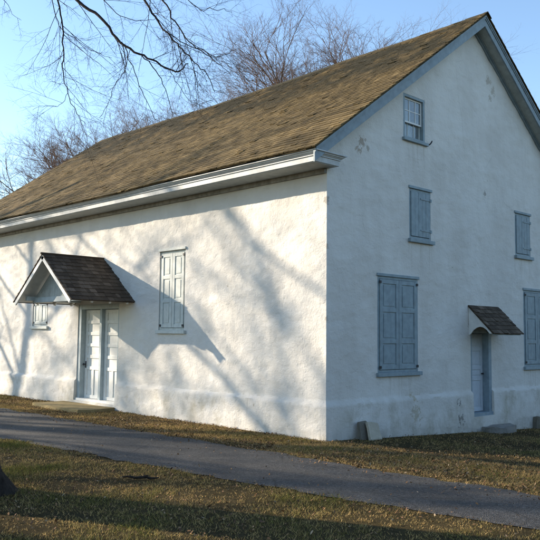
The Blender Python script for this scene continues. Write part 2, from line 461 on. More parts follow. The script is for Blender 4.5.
# ridge boards
for s_ in (1, -1):
    x = X0
    while x < X1:
        L_ = min(rng.uniform(.35, .5), X1-x); y0 = W/2
        p0 = Vector((x, y0, rtop(W/2)+.03)); sg = sag(p0)
        rf.obox(p0+Vector((0, 0, sg+rng.gauss(0, .004))), (L_+.02, 0, 0), Vector((0, -s_*.15, -.108)), (0, 0, -.022), (rng.random()*.5, 1, 0)); x += L_
roof = rf.build('roof', roof_m, house)
dk = MB()      # the boards under the shingles
nseg = 32
for i in range(nseg):
    xa = X0+.02+(X1-X0-.04)*i/nseg; xb = X0+.02+(X1-X0-.04)*(i+1)/nseg
    for (ya, yb) in ((EY+.02, W/2), (W-EY-.02, W/2)):
        ks = 6
        for k in range(ks):
            y1 = ya+(yb-ya)*k/ks; y2 = ya+(yb-ya)*(k+1)/ks
            P = [Vector((x, y, rtop(y)-.012)) for x, y in ((xa, y1), (xb, y1), (xb, y2), (xa, y2))]
            P = [p+Vector((0, 0, sag(p))) for p in P]; Q = [p-Vector((0, 0, .028)) for p in P]
            fs = [(0,1,2,3), (7,6,5,4), (0,4,5,1), (1,5,6,2), (2,6,7,3), (3,7,4,0)]
            if ya > yb: fs = [f[::-1] for f in fs]
            dk.add(P+Q, fs, (.15, .3, 0))
dk.build('sheathing', roof_m, roof)

# cornice with the boxed return on the gable
prof = [(.54, 4.775), (.555, 4.778), (.560, 4.868), (.580, 4.872), (.580, 4.888), (.592, 4.900), (.607, 4.914), (.622, 4.920), (.622, 4.936), (.655, 4.944), (.655, 4.962)]
def make_cornice(mir):
    c = MB(); fy = (lambda y: W-y) if mir else (lambda y: y)
    secs = []
    for o, z in prof:
        secs.append([(-LEN-(o-.33), -.0, z), (-LEN-(o-.33), -o, z), (o-.33, -o, z), (o-.33, o-.48, z), (-.02, o-.48, z)])
    base = len(c.v); K = 5
    vs = [(p[0], fy(p[1]), p[2]) for s_ in secs for p in s_]; fs = []
    for i in range(len(secs)-1):
        for k in range(K-1):
            f = (i*K+k, i*K+k+1, (i+1)*K+k+1, (i+1)*K+k); fs.append(f[::-1] if mir else f)
    c.add(vs, fs)
    b = secs[0]; t = secs[-1]
    sf = MB(); x_a, x_b = b[1][0]+.004, b[2][0]-.004; ya_, yb_ = (fy(b[1][1]+.004), fy(.0)); sf.box((x_a, ya_, 4.765), (x_b, yb_, 4.7735))
    for L_, z, flip in ((b, 4.775, True), (t, 4.962, False)):
        pts = [(-LEN-.0, .06), (L_[1][0], .06), (L_[1][0], L_[1][1]), (L_[2][0], L_[2][1]), (L_[3][0], L_[3][1]), (-.02, L_[3][1]), (-.02, .0)]
        # split into two convex polys
        A = [(L_[1][0], L_[1][1], z), (L_[2][0], L_[2][1], z), (L_[2][0], .0, z), (L_[1][0], 0., z)]
        B = [(-.02, 0., z), (L_[2][0], 0., z), (L_[3][0], L_[3][1], z), (-.02, L_[3][1], z)]
        if L_[3][1] < 0.0: polys = (A,)
        else: polys = (A, B)
        for P in polys:
            P = [(p[0], fy(p[1]), p[2]) for p in P]
            f = (0,1,2,3); 
            if flip != mir: f = f[::-1]
            c.add(P, [f])
    o = c.build('cornice', trim_cornice, house); sf.build('soffit_board', soffit_m, o)
    e = MB(); e.box((-LEN, fy(-.05), 4.68), (-.012, fy(-.0), 4.763)); e.build('bed_board', bed_m, o)
    return o
make_cornice(False); make_cornice(True)
# rake boards, mouldings and soffits on both gables
def make_rake(side, mir):
    k = MB(); sx = 1 if side > 0 else -1; xo = 0 if side > 0 else -LEN
    y_a, y_b = (-.64, W/2) if not mir else (W+.64, W/2)
    sm = MB()
    def bar(mb, x0, x1, t0, t1):  # t = vertical distance under the roof line
        P = []
        for x in (x0, x1):
            xx = xo+sx*x
            P += [(xx, y_a, rtop(y_a)-t0), (xx, y_b, rtop(y_b)-t0), (xx, y_b, rtop(y_b)-t1), (xx, y_a, rtop(y_a)-t1)]
        mb.add(P, [(0,1,2,3), (7,6,5,4), (0,4,5,1), (3,2,6,7), (0,3,7,4), (1,5,6,2)] if (sx > 0) != (not mir) else [(3,2,1,0), (4,5,6,7), (1,5,4,0), (7,6,2,3), (4,7,3,0), (2,6,5,1)])
    bar(k, .265, .30, .085, .29)
    bar(k, .302, .318, .085, .125); bar(k, .302, .335, .045, .083)
    o = k.build('rake_board', trim_rake, house)
    ya2 = -.0 if not mir else W; y_a = ya2
    bar(sm, -.03, .263, .265, .285); sm.build('rake_soffit', soffit_m, o)
    fz = MB(); bar(fz, -.01, .035, .287, .36); bar(fz, .036, .07, .287, .315); fz.build('frieze_moulding', trim_rake, o)
for sd in (1, -1):
    for mi in (False, True): make_rake(sd, mi)

# shutters, doors, windows ------------------------------------------------
class Pl:  # a plane on a wall: u along, z up, o outward
    def __init__(s, kind): s.k = kind
    def P(s, u, z, o): return (u, -o, z) if s.k == 'e' else (o, u, z)
    def box(s, mb, u0, u1, z0, z1, o0, o1, col=None): mb.box(s.P(u0, z0, o0), s.P(u1, z1, o1), col)
EP, GP = Pl('e'), Pl('g')
def leaf(pl, mb, u0, u1, z0, z1, o, rows, st=.07, th=.03):
    """a framed and panelled leaf: stiles, rails and sunk panels"""
    pl.box(mb, u0, u0+st, z0, z1, o-th, o); pl.box(mb, u1-st, u1, z0, z1, o-th, o)
    edges = [z0+(z1-z0)*r for r in rows]
    for i, z in enumerate(edges):
        h = st*.95
        za, zb_ = (z, z+h) if i == 0 else ((z-h, z) if i == len(edges)-1 else (z-h/2, z+h/2))
        pl.box(mb, u0+st, u1-st, za, zb_, o-th+.001, o-.001)
    for i in range(len(edges)-1):
        a = edges[i]+st*.9 if i == 0 else edges[i]+st*.45; b = edges[i+1]-st*.9 if i == len(edges)-2 else edges[i+1]-st*.45
        pl.box(mb, u0+st-.002, u1-st+.002, a, b, o-th+.004, o-.016)
        pl.box(mb, u0+st+.035, u1-st-.035, a+.035, b-.035, o-.0155, o-.007)
def shuttered(pl, u0, u1, z0, z1, mat, rows, o=.0, depth=.1, plank=False, sillw=.07, label=None):
    fr = MB(); fw = .05
    pl.box(fr, u0, u0+fw, z0, z1, -depth+.01, o+.002); pl.box(fr, u1-fw, u1, z0, z1, -depth+.01, o+.002)
    pl.box(fr, u0+fw, u1-fw, z1-fw, z1, -depth+.011, o+.001); pl.box(fr, u0+fw, u1-fw, z0, z0+fw, -depth+.011, o+.001)
    f = fr.build('window', mat, house, bevel=.004)
    if label: f['label'] = label
    s = MB(); pl.box(s, u0-.04, u1+.07, z0-.075, z0-.0, -.05, .065); s.build('sill', mat, f, bevel=.006)
    l = MB(); pl.box(l, u0-.03, u1+.03, z1, z1+.055, -.03, .03); l.build('lintel_board', mat, f, bevel=.006)
    a, b = u0+fw+.006, u1-fw-.006; c0, c1 = z0+fw+.006, z1-fw-.006; oo = o+.022
    if plank:
        n = 5; sh = MB(); wd = (b-a)/n
        for i in range(n): pl.box(sh, a+wd*i, a+wd*(i+1)-.006, c0, c1, oo-.03, oo-.002*(i % 2))
        pl.box(sh, a, b, c0+.06, c0+.12, oo-.04, oo-.031)
        s_ = sh.build('shutter', mat, f, bevel=.003)
        for z in (c0+.12, c1-.14):
            h = MB(); pl.box(h, b-.32, b+.03, z, z+.03, oo+.001, oo+.010); pl.box(h, b+.0, b+.05, z-.015, z+.045, oo+.001, oo+.02); h.build('hinge', mat, s_)
    else:
        mid = (a+b)/2
        for (p, q, hd) in ((a, mid-.004, -1), (mid+.004, b, 1)):
            sh = MB(); leaf(pl, sh, p, q, c0, c1, oo, rows, st=min(.085, (q-p)*.2))
            s_ = sh.build('shutter', mat, f, bevel=.003)
            e = p if hd < 0 else q
            for z in (c0+.02, c1-.08):
                h = MB(); pl.box(h, e-.025, e+.025, z, z+.05, oo+.001, oo+.018); h.build('hinge', iron, s_)
    return f
R3 = [0, .33, .665, 1]
o1 = EAVE_OPS[1]; shuttered(EP, o1[0], o1[1], o1[2], o1[3], shutter_pale, [0, .36, .68, 1], -.03, .13, label='pale panelled shutters on the long sunlit wall')
o2 = EAVE_OPS[2]; shuttered(EP, o2[0], o2[1], o2[2], o2[3], shutter_pale, [0, 1], -.03, .11, label='small low window with pale shutters behind the porch hood')
for q in GAB_OPS[:2]: shuttered(GP, q[0], q[1], q[2], q[3], shutter_blue, [0, .31, .66, 1], .0, .09, label='tall double blue panelled shutters on the gable wall')
for q in GAB_OPS[2:4]: shuttered(GP, q[0], q[1], q[2], q[3], shutter_blue, R3, -.005, .08, plank=True, label='smaller plank shutter on the upper gable wall')
# latch on the tall gable shutters
# attic sash window
q = GAB_OPS[4]; fr = MB(); fw = .055
u0, u1, z0, z1 = q[:4]
GP.box(fr, u0, u0+fw, z0, z1, -.15, .0); GP.box(fr, u1-fw, u1, z0, z1, -.15, .0)
GP.box(fr, u0+fw, u1-fw, z1-fw, z1, -.149, -.001); GP.box(fr, u0+fw, u1-fw, z0, z0+fw*.8, -.149, -.001)
aw = fr.build('window', shutter_blue, house, bevel=.004); aw['label'] = 'small sash window high in the gable'
s = MB(); GP.box(s, u0-.04, u1+.06, z0-.06, z0, -.05, .06); s.build('sill', shutter_blue, aw, bevel=.006)
a, b = u0+fw, u1-fw; zm = z0+(z1-z0)*.40
for (c0, c1, oo, rows, cols_, mt) in ((zm-.02, z1-fw, -.045, 2, 3, door_white), (z0+fw*.8, zm+.02, -.085, 1, 3, shutter_pale)):
    sb = MB(); st = .032
    GP.box(sb, a, a+st, c0, c1, oo-.03, oo); GP.box(sb, b-st, b, c0, c1, oo-.03, oo)
    GP.box(sb, a+st, b-st, c0, c0+st, oo-.029, oo-.001); GP.box(sb, a+st, b-st, c1-st, c1, oo-.029, oo-.001)
    for i in range(1, cols_): uu = a+(b-a)*i/cols_; GP.box(sb, uu-.009, uu+.009, c0+st, c1-st, oo-.025, oo-.004)
    for i in range(1, rows): zz = c0+(c1-c0)*i/rows; GP.box(sb, a+st, b-st, zz-.009, zz+.009, oo-.024, oo-.005)
    gm = MB(); GP.box(gm, a+st*.5, b-st*.5, c0+st*.5, c1-st*.5, oo-.016, oo-.012)
    sob = sb.build('sash', mt, aw); gm.build('pane', glass, aw)
cu = MB(); n = 24
for i in range(n):
    ua = a+(b-a)*.72*i/n; ub = a+(b-a)*.72*(i+1)/n
    oa = -.19+.015*math.sin(i*1.3); ob = -.19+.015*math.sin((i+1)*1.3)
    cu.add([GP.P(ua, z0, oa), GP.P(ub, z0, ob), GP.P(ub, z1, ob), GP.P(ua, z1, oa)], [(0,1,2,3)])
cu.build('curtain', curtain_m, aw)
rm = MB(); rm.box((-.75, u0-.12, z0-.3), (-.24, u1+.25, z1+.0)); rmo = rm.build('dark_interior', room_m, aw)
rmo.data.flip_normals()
hk = MB(); hk.tube([(.02, u1+.10, z0-.02), (.07, u1+.10, z0-.0), (.09, u1+.13, z0+.06), (.07, u1+.14, z0+.02)], [.012, .014, .012, .006], 6); hk.build('shutter_hook', iron, aw)

# double doors in the long wall
q = EAVE_OPS[0]; u0, u1, z0, z1 = q[:4]; fr = MB(); fw = .13
EP.box(fr, u0, u0+fw, z0, z1, -.29, -.02); EP.box(fr, u1-.07, u1, z0, z1, -.29, -.02)
EP.box(fr, u0+fw, u1-.07, z1-.12, z1, -.289, -.021); 
mid = (u0+u1)/2+.04; EP.box(fr, mid-.05, mid+.05, z0+.04, z1-.12, -.23, -.06)
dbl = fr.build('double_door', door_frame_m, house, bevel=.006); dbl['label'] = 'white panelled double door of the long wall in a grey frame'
for (a, b) in ((u0+fw+.005, mid-.054), (mid+.054, u1-.075)):
    lf = MB(); EP.box(lf, a, b, z0+.05, z1-.13, -.20, -.172)
    w_ = b-a; st = w_*.14; o = -.15
    EP.box(lf, a, a+st, z0+.05, z1-.13, -.171, o); EP.box(lf, b-st, b, z0+.05, z1-.13, -.171, o)
    hgt = z1-.13-z0-.05; zz = z0+.05
    for r_ in (0, .34, .47, .60, .73, .86, 1): 
        zc = min(max(zz+hgt*r_, zz+.045), zz+hgt-.045); EP.box(lf, a+st, b-st, zc-.04, zc+.04, -.170, o-.002)
    EP.box(lf, (a+b)/2-.04, (a+b)/2+.04, zz+.09, zz+hgt*.34-.04, -.1695, o-.003)
    dl = lf.build('door_leaf', door_white, dbl, bevel=.004)
    if a < mid-.2:
        h = MB(); h.tube([EP.P(a+.06, 1.02, -.148), EP.P(a+.06, 1.02, -.10)], [.014, .014], 8); h.tube([EP.P(a+.06, 1.02, -.10), EP.P(a+.06, 1.02, -.08), EP.P(a+.06, 1.02, -.065)], [.022, .032, .018], 10)
        EP.box(h, a+.035, a+.085, .93, 1.1, -.149, -.143); h.build('handle', iron, dl, smooth=False)
th = MB(); EP.box(th, u0+.02, u1+.02, z0-.05, z0+.05, -.30, .03); th.build('threshold', white_wood, dbl, bevel=.006)
# single door in the gable wall
q = GAB_OPS[5]; u0, u1, z0, z1 = q[:4]; fr = MB()
GP.box(fr, u0, u0+.07, z0, z1, -.29, -.01); GP.box(fr, u1-.12, u1, z0, z1, -.29, .012)
GP.box(fr, u0+.07, u1-.12, z1-.08, z1, -.289, -.011); GP.box(fr, u0+.0, u1+.02, z0-.04, z0+.07, -.28, .04)
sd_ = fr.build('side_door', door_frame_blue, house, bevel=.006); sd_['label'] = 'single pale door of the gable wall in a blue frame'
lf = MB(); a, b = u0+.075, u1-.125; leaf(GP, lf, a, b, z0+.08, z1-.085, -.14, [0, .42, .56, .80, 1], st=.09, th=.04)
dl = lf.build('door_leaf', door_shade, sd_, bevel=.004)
h = MB(); h.tube([GP.P(b-.06, 1.0, -.139), GP.P(b-.06, 1.0, -.09)], [.014, .022], 8); h.build('handle', iron, dl)

# gabled porch hood over the double door
rng = random.Random(9)
HX, HZ, EZ, HW, FY, FYE = -7.35, 3.62, 2.55, 1.37, -1.66, -1.55
hs = (HZ-EZ)/HW
fr = MB()
# plates from the wall, tie beam and pediment
for sx in (-1, 1):
    x = HX+sx*(HW-.28); fr.box((x-.05, -1.45, EZ+.02), (x+.05, .05, EZ+.12))
fr.box((HX-HW+.22, -1.26, EZ-.02), (HX+HW-.22, -1.15, EZ+.10))
hood = fr.build('porch_hood', door_frame_m, house, bevel=.005); hood['label'] = 'gabled porch hood over the double door'
pd = MB(); n = 9; ww = (HW-.28)*2/n
for i in range(n):
    xa = HX-HW+.28+ww*i; xb = xa+ww-.006
    za = HZ-.12-hs*abs(xa-HX); zb2 = HZ-.12-hs*abs(xb-HX); zc = max(za, zb2)
    if xa < HX < xb:
        P = [(xa, -1.22, EZ+.101), (xb, -1.22, EZ+.101), (xb, -1.22, zb2), (HX, -1.22, HZ-.12), (xa, -1.22, za)]
    else: P = [(xa, -1.22, EZ+.101), (xb, -1.22, EZ+.101), (xb, -1.22, max(zb2, EZ+.103)), (xa, -1.22, max(za, EZ+.103))]
    Q = [(p[0], p[1]+.02, p[2]) for p in P]; k = len(P)
    pd.add(P+Q, [tuple(range(k)), tuple(range(2*k-1, k-1, -1))]+[(i2, (i2+k), (i2+1) % k+k, (i2+1) % k) for i2 in range(k)])
pd.build('pediment', soffit_m, hood)
sh = MB(); ridge = Vector((HX, 0, HZ))
for sx in (-1, 1):
    e0 = Vector((HX+sx*(HW+.03), 0.02, HZ-hs*(HW+.03))); Vd = (Vector((HX, .02, HZ))-e0); lv = Vd.length
    shingles(sh, e0+Vector((0, FY, 0)), (0,1,0), Vd, -FY-.02+.02, lv, .155, .08, .20, .020, rng, tv=.13)
    # sheathing
    N = Vector((sx*hs, 0, 1)).normalized()
    sh.obox(e0+Vector((0, FY+.02, 0))-N*.005-Vd.normalized()*-.02, (0, -FY-.02, 0), Vd*.985, -N*.022, (.1, .2, 0))
sh.tube([(HX, FY-.01, HZ+.012), (HX, -.0, HZ+.012)], [.03, .03], 5, (.2, .2, 0))
sh.build('shingle_roof', hood_shingle, hood)
for sx in (-1, 1):
    vg = MB(); e0 = Vector((HX+sx*HW, FY+.03, HZ-hs*HW-.0)); Vd = Vector((HX, FY+.03, HZ))-e0
    N = Vector((sx*hs, 0, 1)).normalized()
    vg.obox(e0-N*.03, Vd, (0, .035, 0), -N*.09); vg.build('verge_board', white_wood, hood, bevel=.003)
for sx in (-1, 1):
    for y in (-1.08, -.62, -.16):
        e0 = Vector((HX+sx*(HW-.02), y, HZ-hs*(HW-.02))); Vd = Vector((HX, y, HZ))-e0; N = Vector((sx*hs, 0, 1)).normalized()
        rt = MB(); rt.obox(e0-N*.041, Vd*.97, (0, .05, 0), -N*.07); rt.build('rafter', white_wood, hood, bevel=.003)
for sx in (-1, 1):
    e0 = Vector((HX+sx*(HW-.02), FY+.07, HZ-hs*(HW-.02))); Vd = Vector((HX, FY+.07, HZ))-e0; N = Vector((sx*hs, 0, 1)).normalized()
    cb_ = MB(); cb_.obox(e0-N*.0275, Vd*.98, (0, -FY-.09, 0), -N*.012); cb_.build('bounce_lining', white_wood, hood)  # white lining added; its paleness stands for light bounced under the slopes
# lean-to hood over the gable door
XO, ZT, ZO, YA, YB = .60, 2.50, 1.90, 4.57, 5.83
sh = MB(); Vd = Vector((-XO, 0, ZT-ZO)); N = Vector((ZT-ZO, 0, XO)).normalized()
ck = MB(); ck.box((-.02, YA+.061, ZT-.16), (.03, YB-.061, ZT-.05)); lh = ck.build('lean_to_hood', white_wood, house); lh['label'] = 'small lean-to hood over the gable door'
for y in (YA+.03, YB-.06):
    ck = MB()
    P = [(-.0, ZT-.05), (XO-.04, ZO-.01), (XO-.10, ZO-.02)]
    for i in range(7):
        t = i/6; P.append((XO-.10-(XO-.13)*t, ZO-.02+.16*math.sin(math.pi*t)**.8-.02*t))
    P.append((-.0, ZO-.05))
    A = [(p[0], y, p[1]) for p in P]; B = [(p[0], y+.03, p[1]) for p in P]; k = len(P)
    ck.add(A+B, [tuple(range(k)), tuple(range(2*k-1, k-1, -1))]+[(i, i+k, (i+1) % k+k, (i+1) % k) for i in range(k)]); ck.build('cheek', white_wood, lh)
shingles(sh, (XO+.02, YA, ZO-.02), (0,1,0), Vd, YB-YA, Vd.length+.02, .14, .08, .18, .018, rng, tv=.13)
sh.obox(Vector((XO, YA+.01, ZO))-N*.006, (0, YB-YA-.02, 0), Vd*.99, -N*.024, (.1, .2, 0))
sh.build('shingle_roof', hood_shingle, lh)
ed = MB(); ed.box((XO-.05, YA+.061, ZO-.045), (XO-.02, YB-.061, ZO-.0)); ed.build('edge_board', trim_rake, lh)

# ------------------------------------------------------------------ steps and stones
def slab(name, pts, z0, z1, mat, rot=None, seed=0, label='', cat='stone', loc=None, sub=2, amp=.012, group=None):
    import bmesh
    bm = bmesh.new(); vs = [bm.verts.new((x, y, 0)) for x, y in pts]; f = bm.faces.new(vs)
    r = bmesh.ops.extrude_face_region(bm, geom=[f]); 
    for v in r['geom']:
        if isinstance(v, bmesh.types.BMVert): v.co.z += z1-z0
    bmesh.ops.recalc_face_normals(bm, faces=bm.faces)
    bmesh.ops.bevel(bm, geom=bm.edges[:], offset=.012, segments=2, affect='EDGES')
    bmesh.ops.triangulate(bm, faces=[f for f in bm.faces if len(f.verts) > 4])
    bmesh.ops.subdivide_edges(bm, edges=[e for e in bm.edges if e.calc_length() > .08], cuts=sub, use_grid_fill=True)
    for v in bm.verts:
        p = v.co*6+Vector((seed, 0, 0)); v.co += noise.noise_vector(p)*amp
    if rot is not None: bmesh.ops.transform(bm, matrix=rot, verts=bm.verts)
    me = bpy.data.meshes.new(name); bm.to_mesh(me); bm.free(); me.materials.append(mat)
    me.polygons.foreach_set('use_smooth', [True]*len(me.polygons))
    try: me.set_sharp_from_angle(angle=R(40))
    except Exception: pass
    o = bpy.data.objects.new(name, me); C.objects.link(o); o.location = loc or (0, 0, z0)
    return tag(o, label, cat, group)
slab('door_step', [(-8.95, 0), (-6.55, 0), (-6.45, -.55), (-6.62, -.93), (-7.6, -1.0), (-8.9, -.9)], 0, .085, concrete, seed=2, label='low flat step with yellowish moss before the double door', cat='step', loc=(0, -.075, -.012))
slab('stone_slab', [(0, 0), (.34, 0), (.33, .30), (.02, .34)], 0, .055, stone_slab, Matrix.Rotation(R(90), 4, 'Z') @ Matrix.Rotation(R(70), 4, 'X'), 4, 'pale square stone slab leaning in front against the gable wall', 'stone', (.30, .80, -.05))
slab('stone_slab', [(0, 0), (.30, 0), (.27, .34), (.03, .33)], 0, .05, stone_dark, Matrix.Rotation(R(90), 4, 'Z') @ Matrix.Rotation(R(76), 4, 'X'), 7, 'dark stone slab tucked behind the pale slab against the gable wall', 'stone', (.19, .66, -.05))
slab('step_stone', [(.06, 4.95), (.28, 4.90), (.46, 5.05), (.52, 5.4), (.42, 5.85), (.15, 6.02), (.06, 5.5)], 0, .19, stone_step, None, 9, 'rough grey step stone on the ground below the gable door', 'stone', (0, 0, -.31), amp=.04)
slab('foundation_stone', [(.06, 7.22), (.17, 7.2), (.21, 7.3), (.17, 7.42), (.06, 7.4)], 0, .32, stone_dark, None, 13, 'dark upright stone at the foot of the gable wall, under the right window', 'stone', (0, 0, -.38), amp=.03)
st = MB(); rng = random.Random(3)
base = Vector((.9, -4.42, .03)); pts = [base+Vector((i*.050, i*.036+.012*math.sin(i*1.1), .0+.008*math.sin(i*2.))) for i in range(-4, 5)]
st.tube(pts, [.008, .012, .015, .016, .017, .018, .017, .013, .008], 7)
st.tube([pts[4], pts[4]+Vector((.03, .05, .02)), pts[4]+Vector((.07, .09, .025))], [.009, .007, .004], 5)
tag(st.build('fallen_stick', bark_near, loc=base), 'dark fallen stick lying on the grass before the driveway', 'stick')

# ------------------------------------------------------------------ grass blades and leaves
nrg = np.random.default_rng(4)
def pnoise(x, y, s, seed):
    return np.array([noise.noise(Vector((a*s, b*s, seed))) for a, b in zip(x, y)])
def tri_mesh(name, V, F, COL, mat, label, cat='grass'):
    me = bpy.data.meshes.new(name); n = len(V); k = F.shape[1]; nf = len(F)
    me.vertices.add(n); me.vertices.foreach_set('co', V.astype(np.float32).ravel())
    me.loops.add(nf*k); me.loops.foreach_set('vertex_index', F.astype(np.int32).ravel())
    me.polygons.add(nf); me.polygons.foreach_set('loop_start', (np.arange(nf)*k).astype(np.int32)); me.polygons.foreach_set('loop_total', np.full(nf, k, np.int32))
    me.materials.append(mat)
    at = me.attributes.new('tint', 'FLOAT_COLOR', 'CORNER')
    col4 = np.ones((nf, k, 4), np.float32); col4[:, :, :3] = COL[:, None, :]
    at.data.foreach_set('color', col4.ravel())
    me.update(calc_edges=True); me.validate()
    o = bpy.data.objects.new(name, me); C.objects.link(o); return tag(o, label, cat, kind='stuff')
def on_lawn(x, y):
    f_ = np.empty_like(x); n_ = np.empty_like(x)
    tx = np.arange(-62, 42, .05); tab = np.array([drive_edges(t) for t in tx])
    f_ = np.interp(x, tx, tab[:, 0]); n_ = np.interp(x, tx, tab[:, 1])
    jit = nrg.normal(0, .035, len(x)) + np.where(nrg.random(len(x)) < .12, -np.abs(nrg.normal(0, .12, len(x))), 0)
    drive = (y < f_-.02+jit) & (y > n_+.02-jit)
    inhouse = (x < .06) & (x > -LEN) & (y > -.06) & (y < W+.1)
    step = (x > -8.98) & (x < -6.5) & (y > -1.0) & (y < 0)
    return ~drive & ~inhouse & ~step, f_, n_
def gzv(x, y):
    return -.045*np.clip(y, 0, 14) + .012*pnoise(x, y, .7, 3)
def scatter(n, x0, x1, y0, y1):
    x = nrg.uniform(x0, x1, n); y = nrg.uniform(y0, y1, n); ok, f_, n_ = on_lawn(x, y)
    return x[ok], y[ok], f_[ok], n_[ok]
parts = [scatter(270000, -6, 7.5, -8.6, -2.4), scatter(150000, -13, 5, -2.3, .2), scatter(90000, 0, 9, -2.2, 8), scatter(30000, -16, -4, -8, -3.4), scatter(25000, -20, -12, -3, 1)]
x = np.concatenate([p[0] for p in parts]); y = np.concatenate([p[1] for p in parts])
fe = np.concatenate([p[2] for p in parts]); ne = np.concatenate([p[3] for p in parts])
patch = pnoise(x, y, .8, 31)+.5*pnoise(x, y, 2.7, 37)
wallside = (y > fe)
clump = pnoise(x, y, 7, 61); dens = np.clip(.60+.8*patch+1.0*clump, .06, 1); keep = nrg.random(len(x)) < dens
x, y, patch, wallside = x[keep], y[keep], patch[keep], wallside[keep]; n = len(x)
z = gzv(x, y)-.006
h = nrg.uniform(.010, .038, n)*(1+.6*np.clip(patch, -.5, 1)); wd = nrg.uniform(.0025, .0055, n); th = nrg.uniform(0, 2*np.pi, n)
lean = nrg.uniform(.2, 1.5, n)*h; la = nrg.uniform(0, 2*np.pi, n)
dx = np.cos(th)*wd; dy = np.sin(th)*wd
V = np.empty((n, 3, 3)); V[:, 0] = np.stack([x-dx, y-dy, z], 1); V[:, 1] = np.stack([x+dx, y+dy, z], 1)
V[:, 2] = np.stack([x+np.cos(la)*lean, y+np.sin(la)*lean, z+h], 1)
green = np.clip(.33+.95*patch+nrg.normal(0, .28, n)-.36*wallside, 0, 1)[:, None]
colg = np.array([.115, .12, .03]); cols_ = np.array([.40, .28, .12])
COL = (cols_*(1-green)+colg*green)*nrg.uniform(.45, 1.6, n)[:, None]
F = np.arange(n*3).reshape(n, 3)
tri_mesh('grass', V.reshape(-1, 3), F, COL, blade_m, 'short worn green and straw coloured grass on both sides of the driveway')
# leaves
parts = [scatter(13000, -6, 7.5, -8.6, -2.4), scatter(20000, -14, 6, -2.2, .2), scatter(9000, 0, 9, -2.2, 8)]
x = np.concatenate([p[0] for p in parts]); y = np.concatenate([p[1] for p in parts]); fe = np.concatenate([p[2] for p in parts]); p_ne = np.concatenate([p[3] for p in parts])
pt = pnoise(x, y, .9, 51)+.5*pnoise(x, y, 3.1, 57); keep = nrg.random(len(x)) < np.clip(.48+1.1*pt+.30*(y > fe)+.5*np.exp(-np.abs(y-fe)/.2)+.3*np.exp(-np.abs(y-p_ne)/.25), .04, 1)
x, y = x[keep], y[keep]
xd = nrg.uniform(-12, 8, 1100); yd = np.where(nrg.random(1100) < .6, -1.75-np.abs(nrg.normal(0, .3, 1100)), nrg.uniform(-4, -1.6, 1100)); x = np.concatenate([x, xd]); y = np.concatenate([y, yd]); n = len(x)
z = gzv(x, y)+nrg.uniform(.008, .03, n); z[-1100:] += .016
s = nrg.uniform(.007, .020, n); a = nrg.uniform(0, 2*np.pi, n); tx = nrg.normal(0, .45, n); ty = nrg.normal(0, .45, n); cup = nrg.uniform(-.3, .6, n)
shape = np.array([(-1, 0, 0), (-.3, -.55, 1), (.55, -.35, .8), (1, 0, 0), (.45, .42, .8), (-.35, .5, 1)])
V = np.empty((n, 6, 3))
for k, (px, py, c_) in enumerate(shape):
    rx = (px*np.cos(a)-py*np.sin(a))*s; ry = (px*np.sin(a)+py*np.cos(a))*s
    V[:, k] = np.stack([x+rx, y+ry, z+rx*tx+ry*ty+cup*c_*s*.5], 1)
base = np.array([(.24,.135,.065), (.17,.09,.04), (.30,.20,.11), (.11,.062,.035), (.27,.16,.075), (.40,.30,.19)])
COL = base[nrg.choice(6, n, p=[.25, .25, .12, .24, .12, .02])]*nrg.uniform(.7, 1.2, n)[:, None]
q4 = np.array([(0, 1, 2, 3), (0, 3, 4, 5)]); F = (np.arange(n)[:, None, None]*6+q4[None]).reshape(-1, 4); COL = np.repeat(COL, 2, 0)
tri_mesh('fallen_leaves', V.reshape(-1, 3), F, COL, leaf_m, 'brown fallen leaves scattered through the grass', 'leaves')

# ------------------------------------------------------------------ trees
def rot_dir(d, ang, az):
    o = d.orthogonal().normalized(); o2 = d.cross(o)
    return (d*math.cos(ang) + (o*math.cos(az)+o2*math.sin(az))*math.sin(ang)).normalized()
def grow(rng, out, pos, d, length, rad, lev, cfg):
    """one branch as a wandering polyline, then its children"""
    n = cfg['seg'][lev]; pts = [pos.copy()]; ds = [d.copy()]; rads = [rad]
    tip = rad*cfg['taper'][lev]; p = pos.copy(); dd = d.copy()
    for i in range(n):
        wob = cfg['wob'][lev]
        dd = (dd + Vector((rng.gauss(0, wob), rng.gauss(0, wob), rng.gauss(0, wob)+cfg['up'][lev]))).normalized()
        p = p + dd*(length/n); pts.append(p.copy()); ds.append(dd.copy()); rads.append(rad+(tip-rad)*(i+1)/n)
    out[lev].append((pts, rads))
    if lev+1 >= len(cfg['seg']): return
    k = cfg['kids'][lev]; k = max(1, int(round(k*rng.uniform(.8, 1.2))))
    az = rng.random()*6.28
    for c in range(k):
        t = cfg['start'][lev]+(1-cfg['start'][lev])*((c+rng.random())/k); t = min(t, .995)
        i = int(t*n); f = t*n-i; bp = pts[i].lerp(pts[i+1], f); br = rads[i]+(rads[i+1]-rads[i])*f
        az += 2.4+rng.gauss(0, .35); ang = R(rng.gauss(cfg['ang'][lev], 8))
        L_ = length*cfg['lr'][lev]*rng.uniform(.7, 1.2)*(1-.45*t if lev == 0 else 1-.25*t)
        grow(rng, out, bp, rot_dir(ds[i], ang, az), L_, min(br*.75, max(br*cfg['rr'][lev], cfg['rmin'])), lev+1, cfg)
SIDES = [10, 7, 5, 4, 3, 3]
